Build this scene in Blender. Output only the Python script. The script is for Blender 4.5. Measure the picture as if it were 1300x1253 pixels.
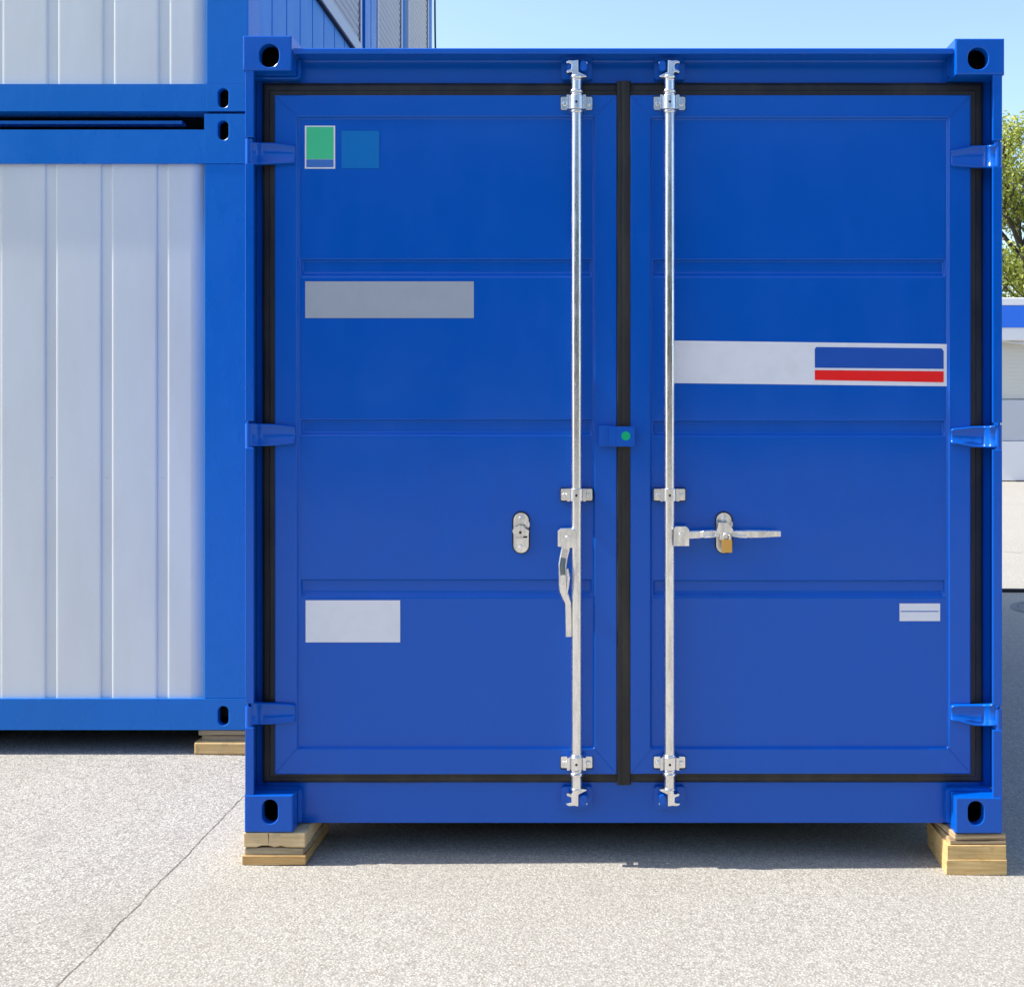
import bpy, bmesh, math, random
from math import sin, cos, pi, radians
from mathutils import Vector, Matrix, noise
random.seed(7)
scene = bpy.context.scene
for o in list(bpy.data.objects): bpy.data.objects.remove(o)
COL = scene.collection

# ------------------------------------------------------------------ camera
EYE = 1.45; F = 1453.0; XV = 780.0; YH = 530.0        # eye height, focal length in photo pixels, vanishing point
cam = bpy.data.cameras.new('camera'); co = bpy.data.objects.new('camera', cam); COL.objects.link(co)
co.location = (0, 0, EYE); co.rotation_euler = (pi/2, 0, 0)
cam.sensor_fit = 'HORIZONTAL'; cam.sensor_width = 36; cam.lens = 36*F/1300
cam.shift_x = (650-XV)/1300; cam.shift_y = (YH-626.5)/1300
cam.clip_start = .05; cam.clip_end = 3000
scene.camera = co
scene.render.resolution_x = 1024; scene.render.resolution_y = 986

# ------------------------------------------------------------------ light
SUN_E = radians(48.5); SUN_A = radians(2.8)           # elevation; degrees in front of the door plane, sun on the left
to_sun = Vector((-cos(SUN_E)*cos(SUN_A), -cos(SUN_E)*sin(SUN_A), sin(SUN_E)))
w = bpy.data.worlds.new("World"); scene.world = w; w.use_nodes = True
nt = w.node_tree; bg = nt.nodes['Background']
sky = nt.nodes.new('ShaderNodeTexSky'); sky.sky_type = 'NISHITA'; sky.sun_disc = False
sky.sun_elevation = SUN_E; sky.sun_rotation = math.atan2(to_sun.x, to_sun.y)
sky.air_density = 1.0; sky.dust_density = 1.2; sky.ozone_density = 1.2
nt.links.new(sky.outputs[0], bg.inputs[0]); bg.inputs[1].default_value = .122
sl = bpy.data.lights.new('sun', 'SUN'); sl.energy = 3.4; sl.angle = radians(.53); sl.color = (1, .95, .87)
so = bpy.data.objects.new('sun', sl); COL.objects.link(so)
so.rotation_euler = to_sun.to_track_quat('Z', 'Y').to_euler(); so.location = (-6, -3, 9)
scene.view_settings.view_transform = 'Standard'; scene.view_settings.look = 'None'
scene.view_settings.exposure = 1.32; scene.view_settings.gamma = 1
scene.render.engine = 'CYCLES'

# ------------------------------------------------------------------ materials
def mat(name, col, rough=.5, metal=0, coat=0, coat_rough=.1, spec=.5):
    m = bpy.data.materials.new(name); m.use_nodes = True
    b = m.node_tree.nodes['Principled BSDF']
    b.inputs['Base Color'].default_value = (*col, 1); b.inputs['Roughness'].default_value = rough
    b.inputs['Metallic'].default_value = metal; b.inputs['Coat Weight'].default_value = coat
    b.inputs['Coat Roughness'].default_value = coat_rough
    b.inputs['Specular IOR Level'].default_value = spec
    return m
def N(m, t, **k):
    n = m.node_tree.nodes.new(t)
    for a, v in k.items(): setattr(n, a, v)
    return n
def L(m, a, b): m.node_tree.links.new(a, b)
def P(m): return m.node_tree.nodes['Principled BSDF']
def coords(m, scale=(1, 1, 1), obj=False):
    g = N(m, 'ShaderNodeTexCoord'); mp = N(m, 'ShaderNodeMapping'); mp.inputs['Scale'].default_value = scale
    if obj: L(m, g.outputs['Object'], mp.inputs[0])
    else:
        ge = N(m, 'ShaderNodeNewGeometry'); L(m, ge.outputs['Position'], mp.inputs[0])
    return mp.outputs[0]
def ntex(m, vec, scale, detail=4, rough=.55):
    n = N(m, 'ShaderNodeTexNoise'); n.inputs['Scale'].default_value = scale
    n.inputs['Detail'].default_value = detail; n.inputs['Roughness'].default_value = rough
    L(m, vec, n.inputs['Vector']); return n.outputs['Fac']
def ramp(m, fac, stops):
    r = N(m, 'ShaderNodeValToRGB'); e = r.color_ramp.elements
    while len(e) < len(stops): e.new(.5)
    for i, (p, c) in enumerate(stops):
        e[i].position = p; e[i].color = (*c, 1) if len(c) == 3 else c
    L(m, fac, r.inputs[0]); return r.outputs[0]
def mixc(m, fac, a, b, mode='MIX'):
    x = N(m, 'ShaderNodeMix', data_type='RGBA', blend_type=mode)
    for s, v in ((0, fac), (6, a), (7, b)):
        if isinstance(v, (int, float)): x.inputs[s].default_value = v
        elif isinstance(v, tuple): x.inputs[s].default_value = (*v, 1)
        else: L(m, v, x.inputs[s])
    return x.outputs[2]
def maprange(m, v, a, b, c, d):
    r = N(m, 'ShaderNodeMapRange')
    for i, q in enumerate((a, b, c, d)): r.inputs[i+1].default_value = q
    L(m, v, r.inputs[0]); return r.outputs[0]
def bump(m, h, strength, dist):
    b = N(m, 'ShaderNodeBump'); b.inputs['Strength'].default_value = strength; b.inputs['Distance'].default_value = dist
    L(m, h, b.inputs['Height']); L(m, b.outputs[0], P(m).inputs['Normal']); return b

def paint(name, col, rough=.32, spec=.24, wob=.0012, scuff=.06, peel=.00006):
    m = mat(name, col, rough, spec=spec)
    v = coords(m)
    big = ntex(m, v, 2.2, 3); fine = ntex(m, v, 420, 2)
    dirt = ntex(m, coords(m, (1, 1, .35)), 9, 6, .65)
    c2 = tuple(min(1, c*1.12+.001) for c in col)
    c = mixc(m, maprange(m, dirt, .45, .8, 0, .5), col, c2)
    sc = ntex(m, v, 60, 6, .7)
    c = mixc(m, maprange(m, sc, .70, .74, 0, scuff), c, (.35, .37, .42))
    L(m, c, P(m).inputs['Base Color'])
    L(m, maprange(m, dirt, .3, .7, rough-.04, rough+.08), P(m).inputs['Roughness'])
    b1 = N(m, 'ShaderNodeBump'); b1.inputs['Distance'].default_value = wob*8; b1.inputs['Strength'].default_value = .35
    L(m, big, b1.inputs['Height'])
    b2 = N(m, 'ShaderNodeBump'); b2.inputs['Distance'].default_value = peel*10; b2.inputs['Strength'].default_value = .3
    L(m, fine, b2.inputs['Height']); L(m, b1.outputs[0], b2.inputs['Normal']); L(m, b2.outputs[0], P(m).inputs['Normal'])
    return m
M = {}
M['blue'] = paint('container_blue_paint', (.0003, .091, .485), .16, spec=.36)
M['cabin_blue'] = paint('cabin_blue_paint', (.002, .145, .52), .26, spec=.3)
M['cabin_sheen_blue'] = paint('cabin_blue_with_sky_sheen', (.06, .27, .66), .45)  # lighter than the frame blue: glancing sky reflection put into the base colour
M['roof'] = mat('roof_sheet_metal', (.45, .47, .5), .5)
m = M['white'] = mat('off_white_coated_sheet', (.70, .72, .75), .38, coat=.15)
v = coords(m, (1, 1, .25)); d = ntex(m, v, 6, 6, .6)
L(m, mixc(m, maprange(m, d, .4, .75, 0, 1), (.655, .69, .69), (.60, .63, .62)), P(m).inputs['Base Color'])
bump(m, ntex(m, coords(m, (1, 1, .3)), 3, 2), .15, .004)

m = M['steel'] = mat('galvanised_steel', (.62, .63, .64), .34, metal=1)
v = coords(m); s1 = ntex(m, coords(m, (1, 1, .22)), 55, 4, .6)
vo = N(m, 'ShaderNodeTexVoronoi'); vo.inputs['Scale'].default_value = 160; L(m, v, vo.inputs['Vector'])
c = mixc(m, maprange(m, s1, .35, .7, 0, 1), (.86, .85, .84), (.68, .675, .665))
c = mixc(m, .12, c, vo.outputs['Color'], 'SOFT_LIGHT')
hs = N(m, 'ShaderNodeHueSaturation'); hs.inputs['Saturation'].default_value = .12; L(m, c, hs.inputs['Color'])
gr = maprange(m, ntex(m, coords(m, (1, 1, .5)), 90, 5, .7), .66, .74, 0, .55)
L(m, mixc(m, gr, hs.outputs[0], (.16, .15, .14)), P(m).inputs['Base Color'])
L(m, maprange(m, s1, .3, .7, .16, .34), P(m).inputs['Roughness'])
bump(m, ntex(m, v, 130, 3), .12, .0004)

m = M['rubber'] = mat('black_rubber_seal', (.012, .012, .012), .55)
v = coords(m, (1, 1, .3)); d = ntex(m, v, 14, 6, .65)
L(m, mixc(m, maprange(m, d, .42, .72, 0, 1), (.008, .008, .009), (.030, .028, .024)), P(m).inputs['Base Color'])
bump(m, ntex(m, coords(m), 70, 3), .25, .001)
M['dark'] = mat('dark_backing_and_hole_shade', (.016, .014, .016), .8)  # near black; in the casting hollows it stands for interior shade
M['under'] = mat('underframe_black_paint', (.02, .022, .028), .7)
M['plywood_floor'] = mat('plywood_floor', (.18, .12, .07), .7)
m = M['brass'] = mat('brass', (.70, .42, .12), .3, metal=.85)

def sticker(name, col, r=.4):
    m = mat(name, col, r, spec=.25)
    d = ntex(m, coords(m), 18, 5, .6)
    L(m, mixc(m, maprange(m, d, .45, .75, 0, .5), col, tuple(c*.88 for c in col)), P(m).inputs['Base Color']); return m
M['s_white'] = sticker('sticker_white', (.76, .77, .82))
M['s_grey'] = sticker('sticker_silver_grey', (.36, .40, .46))
M['s_green'] = sticker('sticker_green', (.06, .55, .27))
M['s_dot'] = sticker('green_dot', (.0, .45, .17))
M['s_blue'] = sticker('sticker_mid_blue', (.05, .17, .52))
M['s_lblue'] = sticker('sticker_bright_blue', (.0, .16, .50))
M['s_navy'] = sticker('sticker_royal_blue', (.012, .085, .43))
M['s_red'] = sticker('sticker_red', (.88, .015, .015))

def wood(name, ca, cb, cc, axis='x', ring=60):
    m = mat(name, ca, .8)
    sc = {'x': (3, 20, 48), 'y': (14, 1.6, 22)}[axis]
    v = coords(m, sc, True)
    n = ntex(m, v, 2.6, 7, .68)
    wv = N(m, 'ShaderNodeTexWave'); wv.wave_type = 'BANDS'; wv.bands_direction = 'Z'; wv.inputs['Scale'].default_value = .35
    wv.inputs['Distortion'].default_value = 9; wv.inputs['Detail'].default_value = 4; L(m, v, wv.inputs['Vector'])
    c = ramp(m, n, [(.3, cb), (.5, ca), (.72, cc)])
    c = mixc(m, maprange(m, wv.outputs['Fac'], .0, 1, 0, .30), c, cb)
    st = ntex(m, coords(m, (1, 1, 1), True), 11, 5, .7)
    c = mixc(m, maprange(m, st, .55, .72, 0, .55), c, (.10, .075, .05))
    kn = N(m, 'ShaderNodeTexVoronoi'); kn.inputs['Scale'].default_value = 6; L(m, coords(m, (1, 1, 2), True), kn.inputs['Vector'])
    c = mixc(m, maprange(m, kn.outputs['Distance'], .05, .11, .7, 0), c, (.09, .05, .025))
    L(m, c, P(m).inputs['Base Color']); bump(m, n, .5, .003)
    return m
M['wood'] = wood('pale_pine_wood', (.66, .49, .265), (.50, .335, .15), (.74, .58, .35))
M['wood_y'] = wood('yellow_pine_wood', (.66, .45, .185), (.47, .285, .09), (.72, .53, .26))
M['wood_dark'] = wood('orange_brown_wood', (.50, .31, .115), (.34, .19, .06), (.58, .40, .18))
M['wood_grey'] = wood('weathered_grey_wood', (.38, .30, .18), (.20, .15, .085), (.48, .40, .26))
m = M['ply'] = mat('plywood_edge', (.4, .3, .18), .85)
v = coords(m, (3, 3, 130), True); n = ntex(m, v, 1.4, 5, .6)
L(m, ramp(m, n, [(.36, (.17, .11, .06)), (.5, (.43, .31, .17)), (.66, (.56, .43, .26))]), P(m).inputs['Base Color'])
bump(m, n, .6, .003)

# worn asphalt: pale aggregate in binder, seam, cracks, stains
m = M['ground'] = mat('worn_asphalt', (.3, .28, .25), .95, spec=.25)
v = coords(m)
vor = N(m, 'ShaderNodeTexVoronoi'); vor.inputs['Scale'].default_value = 150; L(m, v, vor.inputs['Vector'])
vs = N(m, 'ShaderNodeSeparateColor'); L(m, vor.outputs['Color'], vs.inputs[0])
stones = ramp(m, vs.outputs[0], [(.0, (.05, .047, .043)), (.22, (.22, .21, .178)), (.5, (.41, .395, .338)), (1, (.70, .685, .61))])
edge = maprange(m, vor.outputs['Distance'], .25, .62, 0, 1)
c = mixc(m, edge, stones, (.17, .156, .134))
c = mixc(m, .22, c, (.33, .305, .27))
n1 = ntex(m, v, 60, 6, .75); c = mixc(m, maprange(m, n1, .38, .62, .0, .55), c, (.50, .482, .435))
n5 = ntex(m, v, 120, 3, .6); c = mixc(m, maprange(m, n5, .55, .66, 0, .6), c, (.11, .10, .085))
n2 = ntex(m, v, 1.1, 7, .62); c = mixc(m, maprange(m, n2, .42, .68, 0, .30), c, (.24, .22, .19))
n3 = ntex(m, v, 4.5, 6, .72); c = mixc(m, maprange(m, n3, .60, .72, 0, .30), c, (.16, .145, .125))
# the newer warmer patch right of the joint
sx = N(m, 'ShaderNodeSeparateXYZ'); L(m, v, sx.inputs[0])
ad = N(m, 'ShaderNodeMath', operation='ADD'); L(m, sx.outputs[0], ad.inputs[0])
wq = maprange(m, ntex(m, v, 5, 9, .72), .2, .8, -.011, .011); L(m, wq, ad.inputs[1])
c = mixc(m, maprange(m, ad.outputs[0], -1.41, -1.385, 0, .22), c, (.375, .345, .295))
# joint crack: |x + wobble + 1.40|
a2 = N(m, 'ShaderNodeMath', operation='ADD'); a2.inputs[1].default_value = 1.40; L(m, ad.outputs[0], a2.inputs[0])
ab = N(m, 'ShaderNodeMath', operation='ABSOLUTE'); L(m, a2.outputs[0], ab.inputs[0])
brk = maprange(m, ntex(m, v, 22, 4, .7), .35, .5, .25, .9)
cr = maprange(m, ab.outputs[0], .0012, .0045, 1, 0)
mu = N(m, 'ShaderNodeMath', operation='MULTIPLY'); L(m, cr, mu.inputs[0]); L(m, brk, mu.inputs[1])
c = mixc(m, mu.outputs[0], c, (.07, .06, .055))
# distant fine crack
a4 = N(m, 'ShaderNodeMath', operation='ADD'); L(m, sx.outputs[1], a4.inputs[0]); L(m, maprange(m, ntex(m, v, .7, 4, .6), .2, .8, -12.9, -11.9), a4.inputs[1])
ab4 = N(m, 'ShaderNodeMath', operation='ABSOLUTE'); L(m, a4.outputs[0], ab4.inputs[0])
c = mixc(m, maprange(m, ab4.outputs[0], .012, .03, .6, 0), c, (.09, .08, .075))
L(m, c, P(m).inputs['Base Color'])
hh = mixc(m, .5, vor.outputs['Distance'], n1); b = bump(m, hh, .55, .006); b.invert = True

m = M['leaf'] = mat('spring_leaves', (.20, .26, .04), .5)
oi = N(m, 'ShaderNodeNewGeometry')
L(m, ramp(m, oi.outputs['Random Per Island'], [(0, (.18, .22, .04)), (.5, (.34, .39, .06)), (1, (.52, .52, .14))]), P(m).inputs['Base Color'])
P(m).inputs['Subsurface Weight'].default_value = 0
tr = N(m, 'ShaderNodeBsdfTranslucent'); tr.inputs[0].default_value = (.36, .42, .05, 1)
mx = N(m, 'ShaderNodeMixShader'); mx.inputs[0].default_value = .35
L(m, P(m).outputs[0], mx.inputs[1]); L(m, tr.outputs[0], mx.inputs[2]); L(m, mx.outputs[0], m.node_tree.nodes['Material Output'].inputs[0])
M['bark'] = mat('tree_bark', (.07, .055, .045), .9)
bump(M['bark'], ntex(M['bark'], coords(M['bark'], (1, 1, .3)), 12, 5), .8, .02)
M['shutter'] = mat('grey_shutter_slats', (.48, .50, .52), .5)
M['frame_grey'] = mat('light_grey_window_frame', (.55, .58, .62), .5)
M['k_white'] = mat('kiosk_white', (.72, .72, .74), .6)
M['k_blue'] = mat('kiosk_blue_band', (.015, .15, .74), .5)
M['k_beige'] = mat('kiosk_beige_shutter', (.58, .57, .52), .6)
M['k_grey'] = mat('kiosk_grey_counter', (.48, .50, .55), .6)
M['cable'] = mat('black_cable_rubber', (.012, .012, .013), .5)
M['iron'] = mat('cast_iron', (.16, .16, .16), .6, metal=.3)
bump(M['iron'], ntex(M['iron'], coords(M['iron']), 40, 3), .6, .004)

# ------------------------------------------------------------------ mesh builder
class MB:
    def __init__(s): s.v = []; s.f = []; s.m = []; s.s = []; s.mi = 0
    def add(s, vs, fs, smooth=False):
        o = len(s.v); s.v += [tuple(p) for p in vs]
        for f in fs: s.f.append(tuple(i+o for i in f)); s.m.append(s.mi); s.s.append(smooth)
    def box(s, x0, x1, y0, y1, z0, z1, rot=None):
        vs = [(x, y, z) for x in (x0, x1) for y in (y0, y1) for z in (z0, z1)]
        if rot:
            c = Vector(((x0+x1)/2, (y0+y1)/2, (z0+z1)/2)); vs = [tuple(rot @ (Vector(p)-c)+c) for p in vs]
        s.add(vs, [(0, 1, 3, 2), (4, 6, 7, 5), (0, 4, 5, 1), (2, 3, 7, 6), (0, 2, 6, 4), (1, 5, 7, 3)])
    def prism(s, poly, y0, y1):                       # poly: (x,z) points, extruded along y
        n = len(poly)
        a = sum(poly[i][0]*poly[(i+1) % n][1]-poly[(i+1) % n][0]*poly[i][1] for i in range(n))
        if a < 0: poly = poly[::-1]
        vs = [(x, y0, z) for x, z in poly]+[(x, y1, z) for x, z in poly]
        s.add(vs, [tuple(range(n)), tuple(range(2*n-1, n-1, -1))]+[(i, n+i, n+(i+1) % n, (i+1) % n) for i in range(n)])
    def tube(s, pts, rad, n=14, caps=True, smooth=True):
        pts = [Vector(p) for p in pts]
        rad = rad if isinstance(rad, (list, tuple)) else [rad]*len(pts)
        rings = []; up = None
        for i, p in enumerate(pts):
            t = (pts[min(i+1, len(pts)-1)]-pts[max(i-1, 0)])
            if t.length < 1e-9: t = Vector((0, 0, 1))
            t.normalize()
            if up is None:
                up = Vector((1, 0, 0)) if abs(t.x) < .8 else Vector((0, 1, 0))
            a = (up-t*up.dot(t)).normalized(); b = t.cross(a); up = a
            rings.append([p+(a*cos(2*pi*k/n)+b*sin(2*pi*k/n))*rad[i] for k in range(n)])
        vs = [q for r in rings for q in r]; fs = []
        for i in range(len(pts)-1):
            for k in range(n):
                k2 = (k+1) % n; fs.append((i*n+k, i*n+k2, (i+1)*n+k2, (i+1)*n+k))
        s.add(vs, fs, smooth)
        if caps:
            s.add(rings[0], [tuple(range(n-1, -1, -1))]); s.add(rings[-1], [tuple(range(n))])
    def build(s, name, mats, parent=None, bevel=0, seg=2, fix=True):
        me = bpy.data.meshes.new(name); me.from_pydata(s.v, [], s.f)
        mats = mats if isinstance(mats, (list, tuple)) else [mats]
        for k in mats: me.materials.append(k)
        me.polygons.foreach_set('material_index', s.m); me.polygons.foreach_set('use_smooth', s.s)
        if fix:
            bm = bmesh.new(); bm.from_mesh(me); bmesh.ops.recalc_face_normals(bm, faces=bm.faces); bm.to_mesh(me); bm.free()
        me.update()
        o = bpy.data.objects.new(name, me); COL.objects.link(o)
        if bevel:
            b = o.modifiers.new('bevel', 'BEVEL'); b.width = bevel; b.segments = seg; b.limit_method = 'ANGLE'; b.angle_limit = radians(40)
            b.harden_normals = False
        if parent is not None:
            o.parent = parent
            root = parent
            off = Vector((0, 0, 0))
            while root is not None: off += root.location; root = root.parent
            o.location = -off                        # meshes are written in world coordinates
        return o
def empty(name, loc, label, cat, group=None, kind=None):
    o = bpy.data.objects.new(name, None); COL.objects.link(o); o.location = loc; o.empty_display_size = .2
    tag(o, label, cat, group, kind); return o
def tag(o, label=None, cat=None, group=None, kind=None):
    if label: o['label'] = label
    if cat: o['category'] = cat
    if group: o['group'] = group
    if kind: o['kind'] = kind
    return o

def X(px, D): return (px-XV)*D/F
def Z(py, D): return EYE-(py-YH)*D/F
Y0 = 3.67                                             # front plane of the corner castings
def at(px, py, dep): D = Y0+dep; return (X(px, D), D, Z(py, D))
def bx(mb, px0, px1, py0, py1, d0, d1):               # a box whose front face has this outline at its own distance
    D = Y0+d0; mb.box(X(px0, D), X(px1, D), D, Y0+d1, Z(py1, D), Z(py0, D))
def rect_round(cx, cz, hw, hh, r, n=5):
    pts = []
    for sx_, sz_, a0 in ((1, 1, 0), (-1, 1, 90), (-1, -1, 180), (1, -1, 270)):
        for k in range(n+1):
            a = radians(a0+90*k/n); pts.append((cx+sx_*(hw-r)+r*cos(a), cz+sz_*(hh-r)+r*sin(a)))
    return pts
def stadium(cx, cz, a, b, n=12):
    return rect_round(cx, cz, a, b, min(a, b)*.999, n)

# ------------------------------------------------------------------ ground
def gz(x):
    t = max(-1.75, min(1.45, x)); return .015-.0136*(t+1.19)
g = MB()
xs = [-400, -100, -30, -10, -5, -3, -1.75, -1, -.3, .4, 1.0, 1.45, 3, 6, 12, 30, 100, 400]
ys = [-60, -10, -2, 0, 2, 3, 4, 6, 8, 12, 20, 40, 100, 300, 900]
vs = [(x, y, gz(x)) for y in ys for x in xs]; nx = len(xs)
g.add(vs, [(j*nx+i, j*nx+i+1, (j+1)*nx+i+1, (j+1)*nx+i) for j in range(len(ys)-1) for i in range(nx-1)])
tag(g.build('ground', M['ground']), 'pale worn asphalt yard with a joint crack', kind='structure')

# ------------------------------------------------------------------ shipping container
LEN = 6.058; YB = Y0+LEN
XL, XR = X(309.5, Y0), X(1274, Y0); ZT, ZB = Z(47, Y0), Z(1057, Y0)
cont = empty('shipping_container', ((XL+XR)/2, (Y0+YB)/2, ZB),
             'blue steel shipping container with closed double doors on wooden blocks', 'container')

def casting(mb, x0, x1, z0, z1, y0, y1, hx, hz, ha, hb, flip=1):
    angs = sorted([2*pi*k/40 for k in range(40)]+[math.atan2(z-hz, x-hx) % (2*pi) for x in (x0, x1) for z in (z0, z1)])
    def outer(a):
        c, s = cos(a), sin(a); t = 1e9
        if c > 1e-9: t = min(t, (x1-hx)/c)
        if c < -1e-9: t = min(t, (x0-hx)/c)
        if s > 1e-9: t = min(t, (z1-hz)/s)
        if s < -1e-9: t = min(t, (z0-hz)/s)
        return (hx+c*t, hz+s*t)
    def inner(a, g=0):
        c, s = cos(a), sin(a); lo, hi = 0, .2
        for _ in range(30):
            t = (lo+hi)/2; px, pz = abs(c*t), abs(s*t)
            if hb >= ha: dd = math.hypot(px, max(pz-(hb-ha), 0))-ha
            else: dd = math.hypot(max(px-(ha-hb), 0), pz)-hb
            if dd < g: lo = t
            else: hi = t
        return (hx+c*lo, hz+s*lo)
    n = len(angs); O = [outer(a) for a in angs]; I = [inner(a) for a in angs]; I2 = [inner(a, .0025) for a in angs]
    dy = .0025*flip; wall = .03*flip
    vs = [(p[0], y0, p[1]) for p in O]+[(p[0], y0, p[1]) for p in I2]+[(p[0], y0+dy, p[1]) for p in I]+[(p[0], y0+wall, p[1]) for p in I]+[(p[0], y1, p[1]) for p in O]
    fs = []
    for k in range(n):
        j = (k+1) % n
        for r in range(3): fs.append((r*n+k, r*n+j, (r+1)*n+j, (r+1)*n+k))
        fs.append((k, 4*n+k, 4*n+j, j))
    mb.add(vs, fs); mb.add([(p[0], y1, p[1]) for p in O], [tuple(range(n))])
    # inner hollow behind the wall
    mb.mi = 1
    mb.box(x0+.012, x1-.012, min(y0+wall, y1-.01*flip), max(y0+wall, y1-.01*flip), z0+.012, z1-.012)
    mb.mi = 0
def casting_obj(px0, px1, py0, py1, hpx0, hpx1, hpy0, hpy1):
    mb = MB(); D = Y0
    x0, x1, z0, z1 = X(px0, D), X(px1, D), Z(py1, D), Z(py0, D)
    # open hollow: the box behind has a hole-sized mouth, so build only ring + tube and a dark back
    hx, hz = X((hpx0+hpx1)/2, D), Z((hpy0+hpy1)/2, D); ha, hb = (hpx1-hpx0)/2*D/F, (hpy1-hpy0)/2*D/F
    angs = None
    casting_open(mb, x0, x1, z0, z1, Y0, Y0+.178, hx, hz, ha, hb)
    return mb.build('corner_casting', [M['blue'], M['dark']], cont, bevel=.006, seg=3, fix=False)
def casting_open(mb, x0, x1, z0, z1, y0, y1, hx, hz, ha, hb, mat_dark=True, ch=.005):
    angs = sorted([2*pi*k/40+.01 for k in range(40)]+[math.atan2(z-hz, x-hx) % (2*pi) for x in (x0, x1) for z in (z0, z1)])
    def outer(a, e=0):
        c, s = cos(a), sin(a); t = 1e9
        if c > 1e-9: t = min(t, (x1-e-hx)/c)
        if c < -1e-9: t = min(t, (x0+e-hx)/c)
        if s > 1e-9: t = min(t, (z1-e-hz)/s)
        if s < -1e-9: t = min(t, (z0+e-hz)/s)
        return (hx+c*t, hz+s*t)
    def inner(a, g=0):
        c, s = cos(a), sin(a); lo, hi = 0, .2
        for _ in range(30):
            t = (lo+hi)/2; px, pz = abs(c*t), abs(s*t)
            if hb >= ha: dd = math.hypot(px, max(pz-(hb-ha), 0))-ha
            else: dd = math.hypot(max(px-(ha-hb), 0), pz)-hb
            if dd < g: lo = t
            else: hi = t
        return (hx+c*lo, hz+s*lo)
    n = len(angs); rings = [([outer(a) for a in angs], y1), ([outer(a) for a in angs], y0+ch), ([outer(a, ch*.3) for a in angs], y0+ch*.3), ([outer(a, ch) for a in angs], y0),
                            ([inner(a, .003) for a in angs], y0), ([inner(a, .0008) for a in angs], y0+.0015), ([inner(a) for a in angs], y0+.004), ([inner(a) for a in angs], y0+.030),
                            ([outer(a, .012) for a in angs], y0+.031), ([outer(a, .012) for a in angs], y1-.012)]
    vs = [(p[0], y, p[1]) for R, y in rings for p in R]; nr = len(rings)
    for r in range(nr-1):
        mb.mi = 1 if (r >= 7 and mat_dark) else 0  # inside of the hollow coloured near black as its shade
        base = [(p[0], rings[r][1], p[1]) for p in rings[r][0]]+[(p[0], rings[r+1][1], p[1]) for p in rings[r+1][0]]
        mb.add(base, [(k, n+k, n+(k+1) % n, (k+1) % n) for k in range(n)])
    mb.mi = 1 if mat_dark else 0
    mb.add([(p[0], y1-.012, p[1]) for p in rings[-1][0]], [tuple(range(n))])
    mb.mi = 0
    mb.add([(p[0], y1, p[1]) for p in rings[0][0]], [tuple(range(n))])
def cast(px0, px1, py0, py1, h):
    mb = MB(); D = Y0
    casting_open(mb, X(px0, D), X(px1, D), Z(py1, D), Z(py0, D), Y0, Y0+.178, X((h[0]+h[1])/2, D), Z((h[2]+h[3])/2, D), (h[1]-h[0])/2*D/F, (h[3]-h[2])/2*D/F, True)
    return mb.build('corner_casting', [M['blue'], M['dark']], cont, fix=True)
cast(308, 370, 45.5, 90, (329, 354, 56, 85.5))
cast(1213, 1275.5, 49, 95, (1229, 1254.5, 60.5, 88.5))
cast(310, 371.5, 1009, 1056.5, (332.5, 352.5, 1015, 1045.5))
cast(1213, 1273, 1012, 1058, (1229, 1249, 1017, 1047))
for (x0, x1) in ((XL, XL+.16), (XR-.16, XR)):           # rear castings
    for (z0, z1) in ((ZB, ZB+.118), (ZT-.115, ZT)):
        mb = MB(); mb.box(x0, x1, YB-.17, YB, z0, z1); mb.build('corner_casting', M['blue'], cont, bevel=.006)

# door-end posts: J-section with hinge notches
def post(side):
    mb = MB()
    if side < 0: a, b, notches, zt, zb = 311, 322, ((174.5, 208), (534.5, 568.5), (893, 923.5)), 89.5, 1009.5
    else: a, b, notches, zt, zb = 1260.5, 1272.5, ((178.5, 211.5), (537, 571), (895.5, 927)), 94.5, 1012.5
    edges = [zt]+[e for n in notches for e in n]+[zb]
    xo, xi = X(a, Y0), X(b, Y0)
    if side < 0:
        mb.box(xo+.0015, xo+.0075, Y0+.0142, Y0+.178, ZB+.117, ZT-.113)
        mb.box(xo+.0077, xi+.060, Y0+.092, Y0+.175, ZB+.117, ZT-.113)
    else:
        mb.box(xi-.0075, xi-.0015, Y0+.0142, Y0+.178, ZB+.117, ZT-.113)
        mb.box(xo-.060, xi-.0077, Y0+.092, Y0+.175, ZB+.117, ZT-.113)
    p = mb.build('corner_post', M['blue'], cont, bevel=.002)
    for k in range(0, len(edges), 2):
        m2 = MB(); bx(m2, a, b, edges[k], edges[k+1], .003, .014); m2.build('post_flange', M['blue'], p, bevel=.0022)
    return p
post(-1); post(1)
for s in (-1, 1):
    mb = MB(); xx = XL if s < 0 else XR
    mb.box(min(xx, xx-s*.09), max(xx, xx-s*.09), YB-.16, YB-.005, ZB+.118, ZT-.115); mb.build('corner_post', M['blue'], cont, bevel=.004)

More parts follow.
